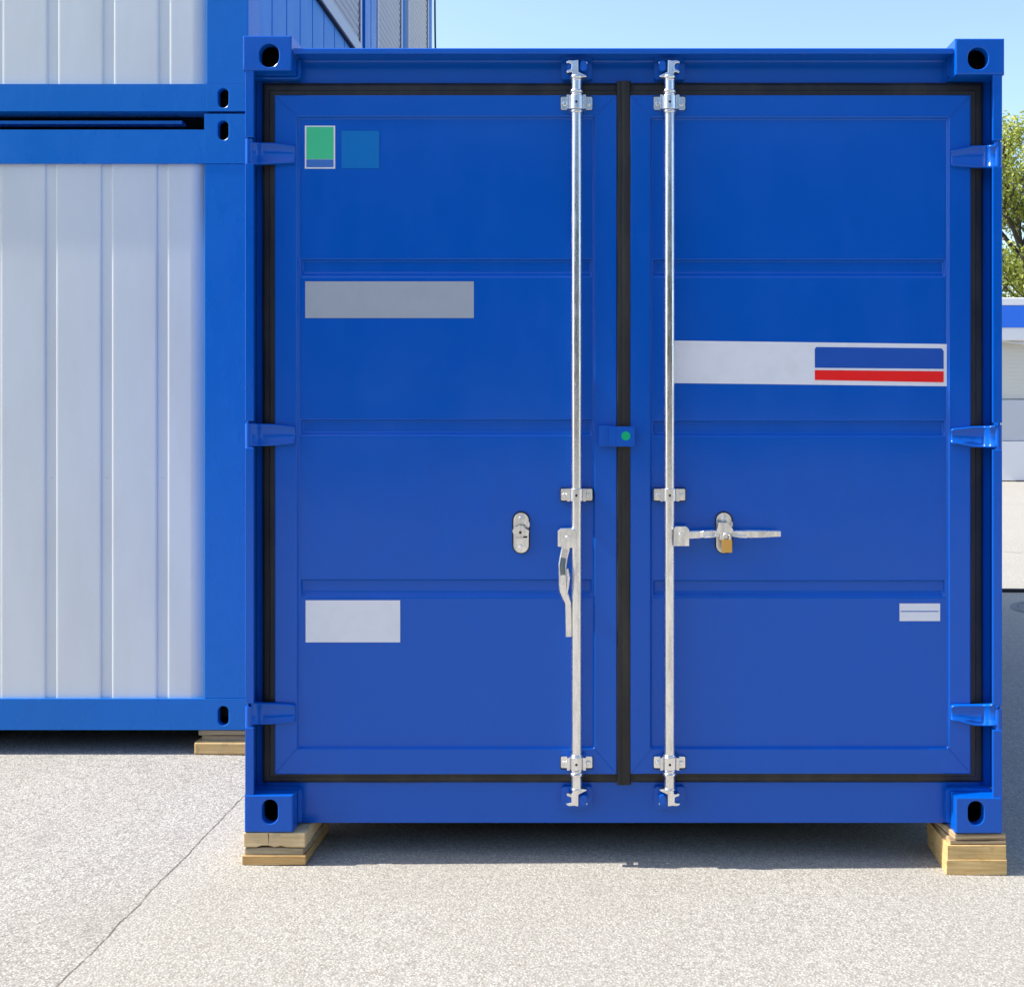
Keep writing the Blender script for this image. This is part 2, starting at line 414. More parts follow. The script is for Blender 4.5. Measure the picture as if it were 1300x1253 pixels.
# header: lip on top, recessed face, gussets beside the castings
mb = MB()
zt = Z(61.2, Y0+.012); zl = Z(68.6, Y0+.012); zf = Z(104.5, Y0+.075)
x0, x1 = X(371, Y0), X(1212, Y0)
prof = [(.178, zt), (.016, zt), (.013, zt-.0015), (.012, zt-.004), (.012, zl+.002), (.0135, zl), (.018, zl), (.020, zl+.004), (.085, zl+.003), (.089, zl+.0005), (.090, zl-.004), (.090, zf-.004), (.178, zf-.004)]
n = len(prof); xa, xb = x0+.0005, x1-.0005
mb.add([(x, Y0+d, z) for x in (xa, xb) for d, z in prof], [(i, (i+1) % n, n+(i+1) % n, n+i) for i in range(n)], False)
mb.add([(xa, Y0+d, z) for d, z in prof], [tuple(range(n))]); mb.add([(xb, Y0+d, z) for d, z in prof], [tuple(range(n))])
for (pa, pb) in ((322.5, 370.8), (1212.3, 1260)):       # header continues behind the castings' lower edge
    xa_, xb_ = X(pa, Y0)+.001, X(pb, Y0)-.001
    mb.box(xa_, xb_, Y0+.0905, Y0+.12, zf-.004, ZT-.117)
# gussets: rounded backing plates round the castings
for (pa, pb, s) in ((322.5, 382.5, 1), (1202, 1260, -1)):
    D = Y0+.062; xa_, xb_ = X(pa, D)+.003, X(pb, D)-.003
    poly = [(xa_, Z(98, D)), (xb_-.012 if s > 0 else xb_, Z(98, D))] if s > 0 else None
    zz0, zz1 = Z(101, D), zl-.004
    cz = Z(90 if s > 0 else 95, Y0)-.0006; cx = X(370, Y0)+.0006 if s > 0 else X(1213, Y0)-.0006
    if s > 0: poly = [(cx, zz1), (cx, cz), (xa_, cz), (xa_, zz0), (xb_-.014, zz0), (xb_-.004, zz0+.004), (xb_, zz0+.014), (xb_, zz1)]
    else: poly = [(cx, zz1), (cx, cz), (xb_, cz), (xb_, zz0), (xa_+.014, zz0), (xa_+.004, zz0+.004), (xa_, zz0+.014), (xa_, zz1)]
    mb.prism(poly, D, Y0+.0895)
mb.build('door_header', M['blue'], cont, bevel=.002)

# sill
mb = MB(); D = Y0+.085
mb.box(X(371.5, Y0)+.0005, X(1213, Y0)-.0005, D, D+.07, Z(1044.3, D), Z(992.5, D))
mb.box(X(323, Y0)+.012, X(371.5, Y0), D+.001, D+.07, ZB+.12, Z(992.5, D)); mb.box(X(1213, Y0), X(1260, Y0)-.012, D+.001, D+.07, ZB+.12, Z(992.5, D))
for s, pa, pb in ((1, 323, 382), (-1, 1202, 1259.5)):   # cast-in fillet plates round the lower castings
    D2 = Y0+.055; xa_, xb_ = X(pa, D2), X(pb, D2); zt2 = Z(1001, D2); zb2 = Z(1044, D2)
    r = .014; cz = Z(1009 if s > 0 else 1012, Y0)+.0006; cx = X(371.5, Y0)+.0006 if s > 0 else X(1213, Y0)-.0006
    if s > 0: poly = [(cx, zb2), (xb_, zb2), (xb_, zt2-r), (xb_-r*.3, zt2-r*.3), (xb_-r, zt2), (xa_+.004, zt2), (xa_+.004, cz), (cx, cz)]
    else: poly = [(cx, zb2), (xa_, zb2), (xa_, zt2-r), (xa_+r*.3, zt2-r*.3), (xa_+r, zt2), (xb_-.004, zt2), (xb_-.004, cz), (cx, cz)]
    mb.prism(poly, D2, Y0+.0845)
mb.build('door_sill', M['blue'], cont, bevel=.004, seg=3)

# body: corrugated sides, roof, rear wall, floor, rails
mb = MB()
def corr(mb, p_of, a0, a1, z0, z1, period=.278, dep=.036):
    ts = []; t = a0
    while t < a1-.001:
        for u, d in ((0, 0), (.27, 0), (.5, 1), (.77, 1)):
            if t+u*period < a1: ts.append((t+u*period, d*dep))
        t += period
    ts.append((a1, 0))
    vs = [p_of(t, d, z) for z in (z0, z1) for t, d in ts]; n = len(ts)
    mb.add(vs, [(i, i+1, n+i+1, n+i) for i in range(n-1)])
corr(mb, lambda t, d, z: (XL+.01+d, t, z), Y0+.18, YB-.16, ZB+.15, ZT-.07)
mb.build('side_wall', M['blue'], cont); mb = MB()
corr(mb, lambda t, d, z: (XR-.01-d, t, z), Y0+.18, YB-.16, ZB+.15, ZT-.07)
mb.build('side_wall', M['blue'], cont); mb = MB()
corr(mb, lambda t, d, z: (t, YB-.02-d, z), XL+.09, XR-.09, ZB+.15, ZT-.07)
mb.build('rear_wall', M['blue'], cont); mb = MB()
corr(mb, lambda t, d, z: (XL+.03+(XR-XL-.06)*z, t, ZT-.02-d*.5), Y0+.17, YB-.1, 0, 1, .21)
mb.build('roof', M['blue'], cont)
def one(name, m, par, bevel, *b):
    q = MB(); q.box(*b); return q.build(name, m, par, bevel=bevel)
for xa_, xb_ in ((XL, XL+.055), (XR-.055, XR)):
    one('bottom_rail', M['blue'], cont, .003, xa_, xb_, Y0+.178, YB-.17, ZB+.012, ZB+.16)
    one('top_rail', M['blue'], cont, .003, xa_, xb_, Y0+.178, YB-.17, ZT-.075, ZT-.012)
one('bottom_rail', M['blue'], cont, .003, XL+.16, XR-.16, YB-.09, YB-.01, ZB+.015, ZB+.16)
one('top_rail', M['blue'], cont, .003, XL+.16, XR-.16, YB-.09, YB-.01, ZT-.09, ZT-.015)
one('floor', M['plywood_floor'], cont, 0, XL+.056, XR-.056, Y0+.16, YB-.1, ZB+.135, ZB+.165)
for k in range(18):
    y = Y0+.32+k*.31; one('cross_member', M['under'], cont, 0, XL+.056, XR-.056, y, y+.045, ZB+.02, ZB+.134)

# doors -------------------------------------------------------------
DF = .055                                              # door face depth
def lines(edges, w, a, b, step):
    """sorted samples from a to b with support samples at each transition centre"""
    s = {round(a, 6), round(b, 6)}
    for e, ww in edges:
        for q in (-1.35, -1, -.7, -.35, 0, .35, .7, 1, 1.35): s.add(round(e+q*ww, 6))
    s = sorted(s); out = []
    for i in range(len(s)-1):
        out.append(s[i]); n = int((s[i+1]-s[i])/step)
        for k in range(1, n+1): out.append(s[i]+(s[i+1]-s[i])*k/(n+1))
    return out+[s[-1]]
def sm(t): t = max(0, min(1, t)); return t*t*(3-2*t)
def step_in(x, e0, w0, e1, w1): return sm((x-e0+w0)/(2*w0))*(1-sm((x-e1+w1)/(2*w1)))
PAN = .011; BEAD = .013
def door(opx0, opx1, opy0, opy1, ppx0, ppx1, ppy0, ppy1, beads, seed):
    D = Y0+DF
    x0, x1, z1, z0 = X(opx0, D), X(opx1, D), Z(opy0, D), Z(opy1, D)
    px0, px1, pz1, pz0 = X(ppx0, D), X(ppx1, D), Z(ppy0, D), Z(ppy1, D)
    w = .0045; bw = .0095
    bl = [(Z(b, D), Z(a, D)) for a, b in beads]
    bxm0, bxm1 = px0+.010, px1-.010
    xe = [(px0, w), (px1, w), (bxm0, .004), (bxm1, .004)]
    ze = [(pz0, w), (pz1, w)]
    for a, b in bl: ze += [(a+.004, bw), (b, .0035)]
    xs = lines(xe, 0, x0, x1, .05); zs = lines(ze, 0, z0, z1, .05)
    def depth(x, z):
        p = step_in(x, px0, w, px1, w)*step_in(z, pz0, w, pz1, w)
        q = 0
        for a, b in bl: q += step_in(z, a+.004, bw, b, .0035)
        q *= step_in(x, bxm0, .004, bxm1, .004)
        wob = 0
        if p > .99 and q < .01:
            wob = noise.noise(Vector((x*2.2+seed, z*2.6, seed)))*.0022*min(1, (min(x-px0, px1-x, z-pz0, pz1-z))/.06)
            wob *= min([1]+[min(abs(z-a), abs(z-b))/.05 for a, b in bl])
        return p*PAN+q*BEAD+wob
    nx = len(xs); nz = len(zs)
    mb = MB()
    vs = [(x, D+depth(x, z), z) for z in zs for x in xs]
    mb.add(vs, [(j*nx+i, j*nx+i+1, (j+1)*nx+i+1, (j+1)*nx+i) for j in range(nz-1) for i in range(nx-1)], True)
    # outer edge returning inward: loop round the border
    border = [(x, z0) for x in xs]+[(x1, z) for z in zs[1:]]+[(x, z1) for x in xs[-2::-1]]+[(x0, z) for z in zs[-2:0:-1]]
    n = len(border)
    r = .004; cx, cz = (x0+x1)/2, (z0+z1)/2
    ring = lambda e, y: [(x+(e if x > cx else -e) if (abs(x-x0) < 1e-6 or abs(x-x1) < 1e-6) else x, y, z+(e if z > cz else -e) if (abs(z-z0) < 1e-6 or abs(z-z1) < 1e-6) else z) for x, z in border]
    R = [ring(0, D), ring(r*.7, D+r*.3), ring(r, D+r), ring(r, D+.034)]
    for k in range(3):
        mb.add(R[k]+R[k+1], [(i, (i+1) % n, n+(i+1) % n, n+i) for i in range(n)], k < 2)
    # thin weld lines at the mitred corners
    for (ax, az, bx_, bz) in ((x0, z1, px0, pz1), (x1, z1, px1, pz1), (x0, z0, px0, pz0), (x1, z0, px1, pz0)):
        dx, dz = bx_-ax, bz-az
        pts = [(ax+dx*t, D-.0002+.0006*noise.noise(Vector((t*30, ax*9, az))), az+dz*t+.0008*noise.noise(Vector((t*14, seed, az)))) for t in [k/12 for k in range(13)]]
        mb.tube(pts, .0014, 6)
    mb.add([(x0+.01, D+.033, z0+.01), (x1-.01, D+.033, z0+.01), (x1-.01, D+.033, z1-.01), (x0+.01, D+.033, z1-.01)], [(0, 3, 2, 1)])
    return mb.build('door', M['blue'], cont)
BD = ((329.5, 350), (533.5, 552.5), (737, 757.5))
doorL = door(350, 781.5, 122.5, 981.5, 377.5, 754, 149, 949.5, BD, 1.3)
doorR = door(801.5, 1231, 122.5, 981.0, 826.5, 1204, 150, 949.5, ((330, 350), (535, 553.5), (738, 757.5)), 7.7)

# rubber seals: a ribbed frame round each door
def gasket(px0, px1, py0, py1, ipx0, ipx1, ipy0, ipy1, parent, d=.066):
    mb = MB(); D = Y0+d
    o = [X(px0, D), X(px1, D), Z(py0, D), Z(py1, D)]; i = [X(ipx0, D), X(ipx1, D), Z(ipy0, D), Z(ipy1, D)]
    steps = [(0, .018), (.06, .010), (.22, .004), (.48, .0025), (.56, .0), (.86, .0), (.94, .001), (1, .006)]
    rings = []
    for t, dd in steps:
        a = [o[k]+(i[k]-o[k])*t for k in range(4)]; rings.append((a, D+dd))
    N_ = 24
    for k in range(len(rings)-1):
        loops = []
        for (a, y) in (rings[k], rings[k+1]):
            xx0, xx1, zz1, zz0 = a; loop = []
            for (A, B) in (((xx0, zz0), (xx1, zz0)), ((xx1, zz0), (xx1, zz1)), ((xx1, zz1), (xx0, zz1)), ((xx0, zz1), (xx0, zz0))):
                for q in range(N_):
                    t = q/N_; loop.append((A[0]+(B[0]-A[0])*t, y, A[1]+(B[1]-A[1])*t))
            loops.append(loop)
        n = len(loops[0])
        wl = []
        for lp in loops:
            wl.append([(x+.0012*noise.noise(Vector((z*4, x*4, 3.3))), y+.0015*noise.noise(Vector((x*5, z*5, 9.1))), z+.0010*noise.noise(Vector((x*4, z*4, 1.7)))) for x, y, z in lp])
        mb.add(wl[0]+wl[1], [(q, (q+1) % n, n+(q+1) % n, n+q) for q in range(n)], True)
    return mb.build('rubber_seal', M['rubber'], parent)
gasket(331.0, 792, 104, 995, 353, 778, 126, 978, doorL)
gasket(791, 1250.5, 103.6, 994.5, 805, 1228, 126, 977.5, doorR, .0655)
# centre overlap strip
mb = MB(); D = Y0+.0525
a, b = X(783, D), X(801, D); zt_, zb_ = Z(103, D), Z(996.5, D)
nn = 46; xsn = [0, .02, .10, .30, .36, .42, .70, .86, .98, 1]; dd = [.012, .003, 0, 0, .003, 0, 0, .001, .004, .012]
vs = []
for j in range(nn+1):
    z = zb_+(zt_-zb_)*j/nn; wv_ = .0018*noise.noise(Vector((0, z*5, 2))); wv2 = .0022*noise.noise(Vector((4, z*3, 8)))
    for t, q in zip(xsn, dd): vs.append((a+(b-a)*t+wv_+wv2*(t > .5), D+q, z))
k = len(xsn)
mb.add(vs, [(j*k+i, j*k+i+1, (j+1)*k+i+1, (j+1)*k+i) for j in range(nn) for i in range(k-1)], True)
mb.add([(a, D, zt_), (b, D, zt_), (b, D+.012, zt_), (a, D+.012, zt_)], [(0, 1, 2, 3)])
mb.build('rubber_seal', M['rubber'], doorL)

# hinges
def hinge(side, py0, py1, rt, rb, et, eb, parent):
    mb = MB(); zc0, zc1 = py0, py1
    s = side
    bpx = 316.5 if s < 0 else 1267.0
    D = Y0+.019
    mb.tube([(X(bpx, D), D, Z(zc1-.3, D)), (X(bpx, D), D, Z(zc0+2.5, D))], .0125, 24)
    st = [(318, .0075, rt-1, rb), (323, .010, rt-.5, rb), (327, .017, rt, rb), (330, .029, rt, rb), (333, .037, rt, rb), (336, .039, rt, rb), (346, .039, rt+.3, rb-.3), (366, .040, et-.6, eb+.6), (372, .0405, et, eb), (374.5, .043, et+1.2, eb-1.2), (375.8, .054, et+2, eb-2)]
    if s > 0: st = [(2*791.2-p, d, a_, b_) for p, d, a_, b_ in st]
    rows = []
    for p, d, a_, b_ in st:
        D = Y0+d; x = X(p, D); zt_, zb_ = Z(a_, D), Z(b_, D); e = .0035; h = (zt_-zb_)
        rows.append([(x, D+.014, zt_), (x, D+.002, zt_-.0005), (x, D, zt_-e), (x, D+.0005, zt_-e-.003), (x, D+.005, zt_-e-.006), (x, D+.005, zb_+e+.006), (x, D+.0005, zb_+e+.003), (x, D, zb_+e), (x, D+.002, zb_+.0005), (x, D+.014, zb_)])
    k = 10; vs = [q for r in rows for q in r]
    mb.add(vs, [(j*k+i, j*k+i+1, (j+1)*k+i+1, (j+1)*k+i) for j in range(len(rows)-1) for i in range(k-1)], True)
    mb.add(rows[-1], [tuple(range(k))]); mb.add(rows[0], [tuple(range(k))])
    return mb.build('hinge', M['blue'], parent)
for q in ((175, 209, 181, 208.7, 184.5, 206.8), (535, 569, 538, 566.5, 541, 563.5), (893.5, 924, 892.6, 920, 894.5, 917)): hinge(-1, *q, doorL)
for q in ((179, 212.5, 184.5, 213, 190, 210.6), (537, 571.5, 541, 568.5, 544, 564), (896, 927.5, 894.5, 922, 895.5, 916)): hinge(1, *q, doorR)

# stickers (thin vinyl sheets on the door panels)
SP = DF+PAN-.0018
def sheet(mb, px0, px1, py0, py1, lift=0, r=0, mi=0):
    D = Y0+SP-lift; mb.mi = mi
    if r: poly = rect_round(X((px0+px1)/2, D), Z((py0+py1)/2, D), (px1-px0)/2*D/F, (py1-py0)/2*D/F, r)
    else: poly = [(X(px0, D), Z(py1, D)), (X(px1, D), Z(py1, D)), (X(px1, D), Z(py0, D)), (X(px0, D), Z(py0, D))]
    mb.prism(poly, D, D+.0008)
    mb.mi = 0
mb = MB(); sheet(mb, 387, 425.5, 160, 214.5); sheet(mb, 389, 423.3, 161.6, 202.3, .001, mi=1); sheet(mb, 389, 423.3, 202.9, 212.6, .001, mi=2)
tag(mb.build('sticker', [M['s_white'], M['s_green'], M['s_blue']], doorL), 'green and blue sticker with a white border')
mb = MB(); sheet(mb, 433.5, 481.5, 166.5, 214, 0, .0035)
tag(mb.build('sticker', M['s_lblue'], doorL), 'plain bright blue square sticker')
mb = MB(); sheet(mb, 387.5, 601.5, 357.5, 404)
tag(mb.build('sticker', M['s_grey'], doorL), 'long blank silver grey sticker')
mb = MB(); sheet(mb, 388, 508, 762, 815.3)
tag(mb.build('sticker', M['s_white'], doorL), 'blank white rectangular sticker')
mb = MB()
D = Y0+SP; mb.prism([(X(854.5, D), Z(486.5, D)), (X(1204-1.5, D), Z(490.5, D)), (X(1204-1.5, D), Z(437, D)), (X(854.5, D), Z(432.5, D))], D, D+.0008)
D = Y0+SP-.001
mb.mi = 1
q = [(1034.5, 467), (1034.5, 443), (1036.5, 440.7), (1195.5, 442.5), (1198, 446), (1198, 468.5)]
mb.prism([(X(a_, D), Z(b_, D)) for a_, b_ in q], D, D+.0006)
mb.mi = 2
mb.prism([(X(a_, D), Z(b_, D)) for a_, b_ in ((1034.5, 482.5), (1034.5, 470), (1198, 471.5), (1198, 485.5))], D, D+.0006)
mb.mi = 0
tag(mb.build('sticker', [M['s_white'], M['s_navy'], M['s_red']], doorR), 'long white sticker with a blue box over a red stripe')
mb = MB(); sheet(mb, 1142, 1193.5, 766, 788.3); sheet(mb, 1143.5, 1191.5, 775.6, 776.6, .0009, mi=1)
tag(mb.build('sticker', [M['s_white'], M['s_blue']], doorR), 'small white sticker with a thin blue line')

# blue overlap lock plate with a green dot
mb = MB()
def rr(mb, px0, px1, py0, py1, d0, d1, r):
    D = Y0+d0; mb.prism(rect_round(X((px0+px1)/2, D), Z((py0+py1)/2, D), (px1-px0)/2*D/F, (py1-py0)/2*D/F, r), D, Y0+d1)
rr(mb, 760, 777, 540, 566.5, .036, .056, .006)
rr(mb, 774, 806, 541.5, 567, .030, .0455, .009); rr(mb, 773, 782, 542.5, 566, .0285, .04, .003)
lp = mb.build('lock_plate', M['blue'], doorL, bevel=.0015)
mb = MB(); D = Y0+.0295; x_, z_ = X(794.5, D), Z(553.5, D)
mb.prism([(x_+.0145*cos(2*pi*k/28), z_+.0145*sin(2*pi*k/28)) for k in range(28)], D, D+.001); mb.build('dot_sticker', M['s_dot'], cont)

# lock rods ----------------------------------------------------------
RD = .030; RR = .0172
def rod(cx, mir):
    top, bot = 97, 1002
    D = Y0+RD
    zt_, zb_ = Z(top, D), Z(bot, D); x_ = X(cx, D)
    mb = MB()
    mb.tube([(x_, D, zb_+(zt_-zb_)*k/30) for k in range(31)], RR, 28)
    # end sleeves
    for p0, p1, r in ((97, 101, 1.22), (101, 104, 1.05), (115.5, 119, 1.28), (119, 122.5, 1.16), (140.5, 144.5, 1.20), (957, 960.5, 1.15), (980, 984.5, 1.24), (976, 980, 1.12), (999.5, 1002.5, 1.12)):
        mb.tube([(x_, D, Z(p1, D)), (x_, D, Z(p1, D)+.0012), (x_, D, Z(p0, D)-.0012), (x_, D, Z(p0, D))], [RR*r*.94, RR*r, RR*r, RR*r*.94], 28)
    r_ = mb.build('lock_rod', M['steel'], cont)
    # cams: forked plates
    def cam_(py, up):
        m2 = MB(); D2 = Y0+.018; s = 1 if up else -1; q = -1 if mir else 1
        P_ = [(-5, 10.5), (-5.5, 3.5), (-8, 2.8), (-11.5, 4.2), (-13, 3), (-12, .5), (-7, -1), (-6.5, -6.5), (-9, -8.5), (-13, -8.3), (-13.2, -10.6), (-9.5, -12.2), (-4, -11.8), (2.2, -12.6), (2.4, 2.5), (6, 4.0), (12.5, 7.2), (13, 9.2), (6, 9.8), (4.5, 10.5)]
        m2.prism([(X(cx+q*a_, D2), Z(py+s*b_, D2)) for a_, b_ in P_], D2, D2+.02)
        P2 = [(9, -11.5), (13.3, -11.8), (14, -8.8), (9, -8)]
        m2.prism([(X(cx+q*a_, D2), Z(py+s*b_, D2)) for a_, b_ in P2], D2+.008, D2+.022)
        m2.build('cam', M['steel'], r_, bevel=.0022)
        m3 = MB(); D3 = Y0+.014
        m3.prism(stadium(X(cx+q*9, D3), Z(py-s*5, D3), .0105, .0165), D3, Y0+.074)
        m3.prism(stadium(X(cx-q*9.5, D3), Z(py-s*4, D3), .006, .010), D3+.008, Y0+.074)
        m3.prism(rect_round(X(cx, D3+.05), Z(py-s*2, D3+.05), .05, .036, .01), Y0+.066, Y0+.086)
        m3.build('cam_keeper', M['blue'], cont, bevel=.0015)
    cam_(89, True); cam_(1011, False)
    # guides
    for k, (py, h) in enumerate(((131.5, 8.8), (628, 8), (967.5, 8))):
        m2 = MB(); D2 = Y0+.043
        for s in (-1, 1):
            m2.prism(rect_round(X(cx+s*14.4, D2), Z(py, D2), 5.6*D2/F, (h-.6)*D2/F, .004), D2, D2+.0125)
            # raised saddle leg
            m2.prism(rect_round(X(cx+s*10.2, D2), Z(py, D2), 1.9*D2/F, h*D2/F, .002), Y0+.022, D2+.012)
            bxp, bzp = X(cx+s*15, D2), Z(py+.8, D2)
            m2.tube([(bxp, D2-.0045, bzp), (bxp, D2-.0035, bzp), (bxp, D2+.001, bzp)], [.0055, .0078, .0082], 16)
        # saddle: strip wrapped over the rod
        n_ = 16; R1 = RR+.0065; R0 = RR+.001
        zz0, zz1 = Z(py+h, D), Z(py-h, D); vs = []
        for i in range(n_+1):
            a_ = pi+pi*i/n_
            for R_ in (R1, R0):
                for z in (zz0, zz1): vs.append((x_+R_*cos(a_), D+R_*sin(a_), z))
        fs = []
        for i in range(n_):
            b0 = i*4; fs += [(b0, b0+1, b0+5, b0+4), (b0+2, b0+6, b0+7, b0+3), (b0, b0+4, b0+6, b0+2), (b0+1, b0+3, b0+7, b0+5)]
        m2.add(vs, fs, False)
        m2.mi = 1; yy = D-R1
        m2.tube([(x_, yy-.0006, Z(py+.5, D)), (x_, yy+.003, Z(py+.5, D))], .0042, 14); m2.mi = 0
        m2.build('rod_guide', [M['steel'], M['dark']], r_, bevel=.0012)
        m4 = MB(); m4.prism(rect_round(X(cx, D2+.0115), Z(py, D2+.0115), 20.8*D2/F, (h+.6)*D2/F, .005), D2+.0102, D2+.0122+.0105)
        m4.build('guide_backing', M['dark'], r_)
    return r_
rodL = rod(732, False); rodR = rod(850, True)

# handles
def path_bar(mb, st):
    """st: (px, py, depth, half width in plane, half thickness), bar with rectangular bevelled section along the stations"""
    P_ = [Vector(at(a_, b_, d)) for a_, b_, d, *_ in st]; rows = []
    for i, p in enumerate(P_):
        t = (P_[min(i+1, len(P_)-1)]-P_[max(i-1, 0)]).normalized()
        s_ = t.cross(Vector((0, 1, 0))).normalized(); n_ = s_.cross(t).normalized()
        hw, ht = st[i][3], st[i][4]; c = .35
        rows.append([p+s_*a_*hw+n_*b_*ht for a_, b_ in ((1, c), (1, -c), (1-c*.7, -1), (-1+c*.7, -1), (-1, -c), (-1, c), (-1+c*.7, 1), (1-c*.7, 1))])
    k = 8; mb.add([q for r in rows for q in r], [(j*k+i, j*k+(i+1) % k, (j+1)*k+(i+1) % k, (j+1)*k+i) for j in range(len(rows)-1) for i in range(k)])
    mb.add(rows[0], [tuple(range(k))]); mb.add(rows[-1], [tuple(range(k))])
# left handle: hanging down beside the rod
mb = MB()
D = Y0+.006
mb.prism([(X(a_, D), Z(b_, D)) for a_, b_ in ((712, 673), (715, 671), (727, 671), (731.5, 674), (731.5, 695.5), (712, 695.5))], D, D+.005)
D = Y0+.034
mb.prism([(X(a_, D), Z(b_, D)) for a_, b_ in ((708, 674), (712, 670.5), (726, 670), (726, 694), (708, 694))], D, D+.005)
mb.box(X(713, Y0+.02), X(727, Y0+.02), Y0+.0112, Y0+.0335, Z(675, Y0+.02), Z(672, Y0+.02))
x_, z_ = X(720.5, Y0+.005), Z(682, Y0+.005)
mb.tube([(x_, Y0+.002, z_), (x_, Y0+.0035, z_), (x_, Y0+.045, z_)], [.004, .0066, .0066], 16)
mb.build('handle_bracket', M['steel'], rodL, bevel=.0012)
mb = MB()
path_bar(mb, [(718.5, 688, .021, .0135, .006), (718, 697, .021, .0135, .006), (715.5, 708, .020, .013, .006), (714, 718, .016, .013, .006), (714.5, 730, .012, .0135, .006), (714.5, 742, .012, .0135, .006), (715, 750, .014, .013, .006), (718.5, 759, .020, .012, .006), (721, 765, .022, .0105, .006), (721.5, 775, .022, .0105, .0055), (721.8, 795, .022, .0105, .0055), (722, 808, .022, .010, .005)])
path_bar(mb, [(720.5, 722, .004, .003, .004), (722, 733, .004, .0045, .004), (721, 745, .006, .0035, .004), (719, 755, .010, .003, .004)])
mb.build('handle', M['steel'], rodL, bevel=.001)
# right handle: turned out to the right, resting in the latch
mb = MB(); D = Y0+.006
mb.prism([(X(a_, D), Z(b_, D)) for a_, b_ in ((855.5, 672), (858, 668.2), (871, 668.2), (875, 672), (875, 693.3), (855.5, 693.3))], D, D+.005)
D = Y0+.034; mb.prism([(X(a_, D), Z(b_, D)) for a_, b_ in ((856, 669), (873, 669), (873, 692), (856, 692))], D, D+.005)
mb.box(X(857, Y0+.02), X(872, Y0+.02), Y0+.0112, Y0+.0335, Z(672.5, Y0+.02), Z(669.5, Y0+.02))
x_, z_ = X(864, Y0+.005), Z(678.7, Y0+.005)
mb.tube([(x_, Y0+.002, z_), (x_, Y0+.0035, z_), (x_, Y0+.045, z_)], [.004, .0066, .0066], 16)
mb.build('handle_bracket', M['steel'], rodR, bevel=.0012)
mb = MB()
path_bar(mb, [(866, 679, .021, .0135, .006), (877, 679, .021, .0135, .006), (889, 678.5, .021, .0130, .006), (893, 678, .015, .0120, .006), (904, 677.5, .013, .0115, .006), (912, 677, .016, .010, .006), (921, 677, .020, .010, .006), (931, 677.5, .016, .0105, .006), (942, 677.8, .012, .0115, .006), (947, 678, .013, .0130, .006), (951, 678, .018, .0132, .006), (968, 678, .02, .0122, .0058), (985, 677.6, .021, .0108, .0055), (991, 677.5, .021, .0102, .005)])
path_bar(mb, [(893, 681.5, .007, .004, .004), (902, 681, .005, .005, .004), (912, 680, .008, .004, .004)])
path_bar(mb, [(932, 680, .008, .004, .004), (940, 681, .005, .005, .004), (948, 681.5, .008, .004, .004)])
mb.build('handle', M['steel'], rodR, bevel=.001)
# latches
def latch(cx, par, closed):
    mb = MB(); D = Y0+.050; cy = 676.5
    mb.prism(stadium(X(cx, D), Z(cy, D), 9.6*D/F, 25.5*D/F), D, D+.019)
    D1 = D-.002
    mb.prism(stadium(X(cx, D1), Z(cy-17, D1), 5.2*D/F, 5.6*D/F, 8), D1, D)
    mb.prism(stadium(X(cx, D1), Z(cy+17.5, D1), 5.2*D/F, 5.6*D/F, 8), D1, D)
    for dy in (-18, 18.5):
        x_, z_ = X(cx, D1), Z(cy+dy, D1); mb.tube([(x_, D1-.004, z_), (x_, D1-.003, z_), (x_, D1+.002, z_)], [.006, .008, .008], 14)
    mb.box(X(cx+8, D), X(cx+11, D), D-.006, D+.002, Z(cy-8, D), Z(cy-14, D))
    if closed:
        # hood folded over the handle
        D2 = Y0-.004
        pl = [(-7, -13), (5, -13), (10, -7), (12, -3), (8, 2), (3, 3.2), (-4, 3.0), (-8, -.5), (-8.5, -4)]
        mb.prism([(X(cx+a_, D2), Z(cy+b_, D2)) for a_, b_ in pl], D2, D2+.009)
        mb.box(X(cx-6, D2), X(cx+6, D2), D2+.0092, D, Z(cy-8, D2), Z(cy-12, D2))
        mb.box(X(cx-5, D2), X(cx+5, D2), D2+.006, D2+.012, Z(cy+9, D2), Z(cy+3, D2))
    else:
        D2 = Y0+.022
        pl = [(-11, -3), (-8, -7), (-3, -9), (3, -9), (6, -5), (10, -3), (10, 1), (4, 4), (-6, 4), (-10, 1)]
        mb.prism([(X(cx+a_, D2), Z(cy+b_, D2)) for a_, b_ in pl], D2, D2+.009)
        mb.box(X(cx-5, D2), X(cx+5, D2), D2+.0092, D, Z(cy+3, D2), Z(cy-6, D2))
        mb.box(X(cx-7, D), X(cx+7, D), D-.008, D, Z(cy+13, D), Z(cy+6, D))
        for q in (1, 5, 9): mb.box(X(cx-4+q*.4, D), X(cx+4, D), D-.003, D, Z(cy+2+q, D), Z(cy+.6+q, D))
        mb.mi = 1; x_, z_ = X(cx-1, D2), Z(cy-.5, D2)
        mb.tube([(x_, D2-.0008, z_), (x_, D2+.003, z_)], .0045, 14)
        mb.box(X(cx+3, D), X(cx+8, D), D-.0012, D+.002, Z(cy+6, D), Z(cy+4, D)); mb.mi = 0
    o = mb.build('latch', [M['steel'], M['dark']], par, bevel=.0014)
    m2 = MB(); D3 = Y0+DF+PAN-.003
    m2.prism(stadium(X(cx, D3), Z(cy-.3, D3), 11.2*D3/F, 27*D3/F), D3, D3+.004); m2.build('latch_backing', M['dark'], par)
    return o
latch(661.5, doorL, False); latch(919, doorR, True)
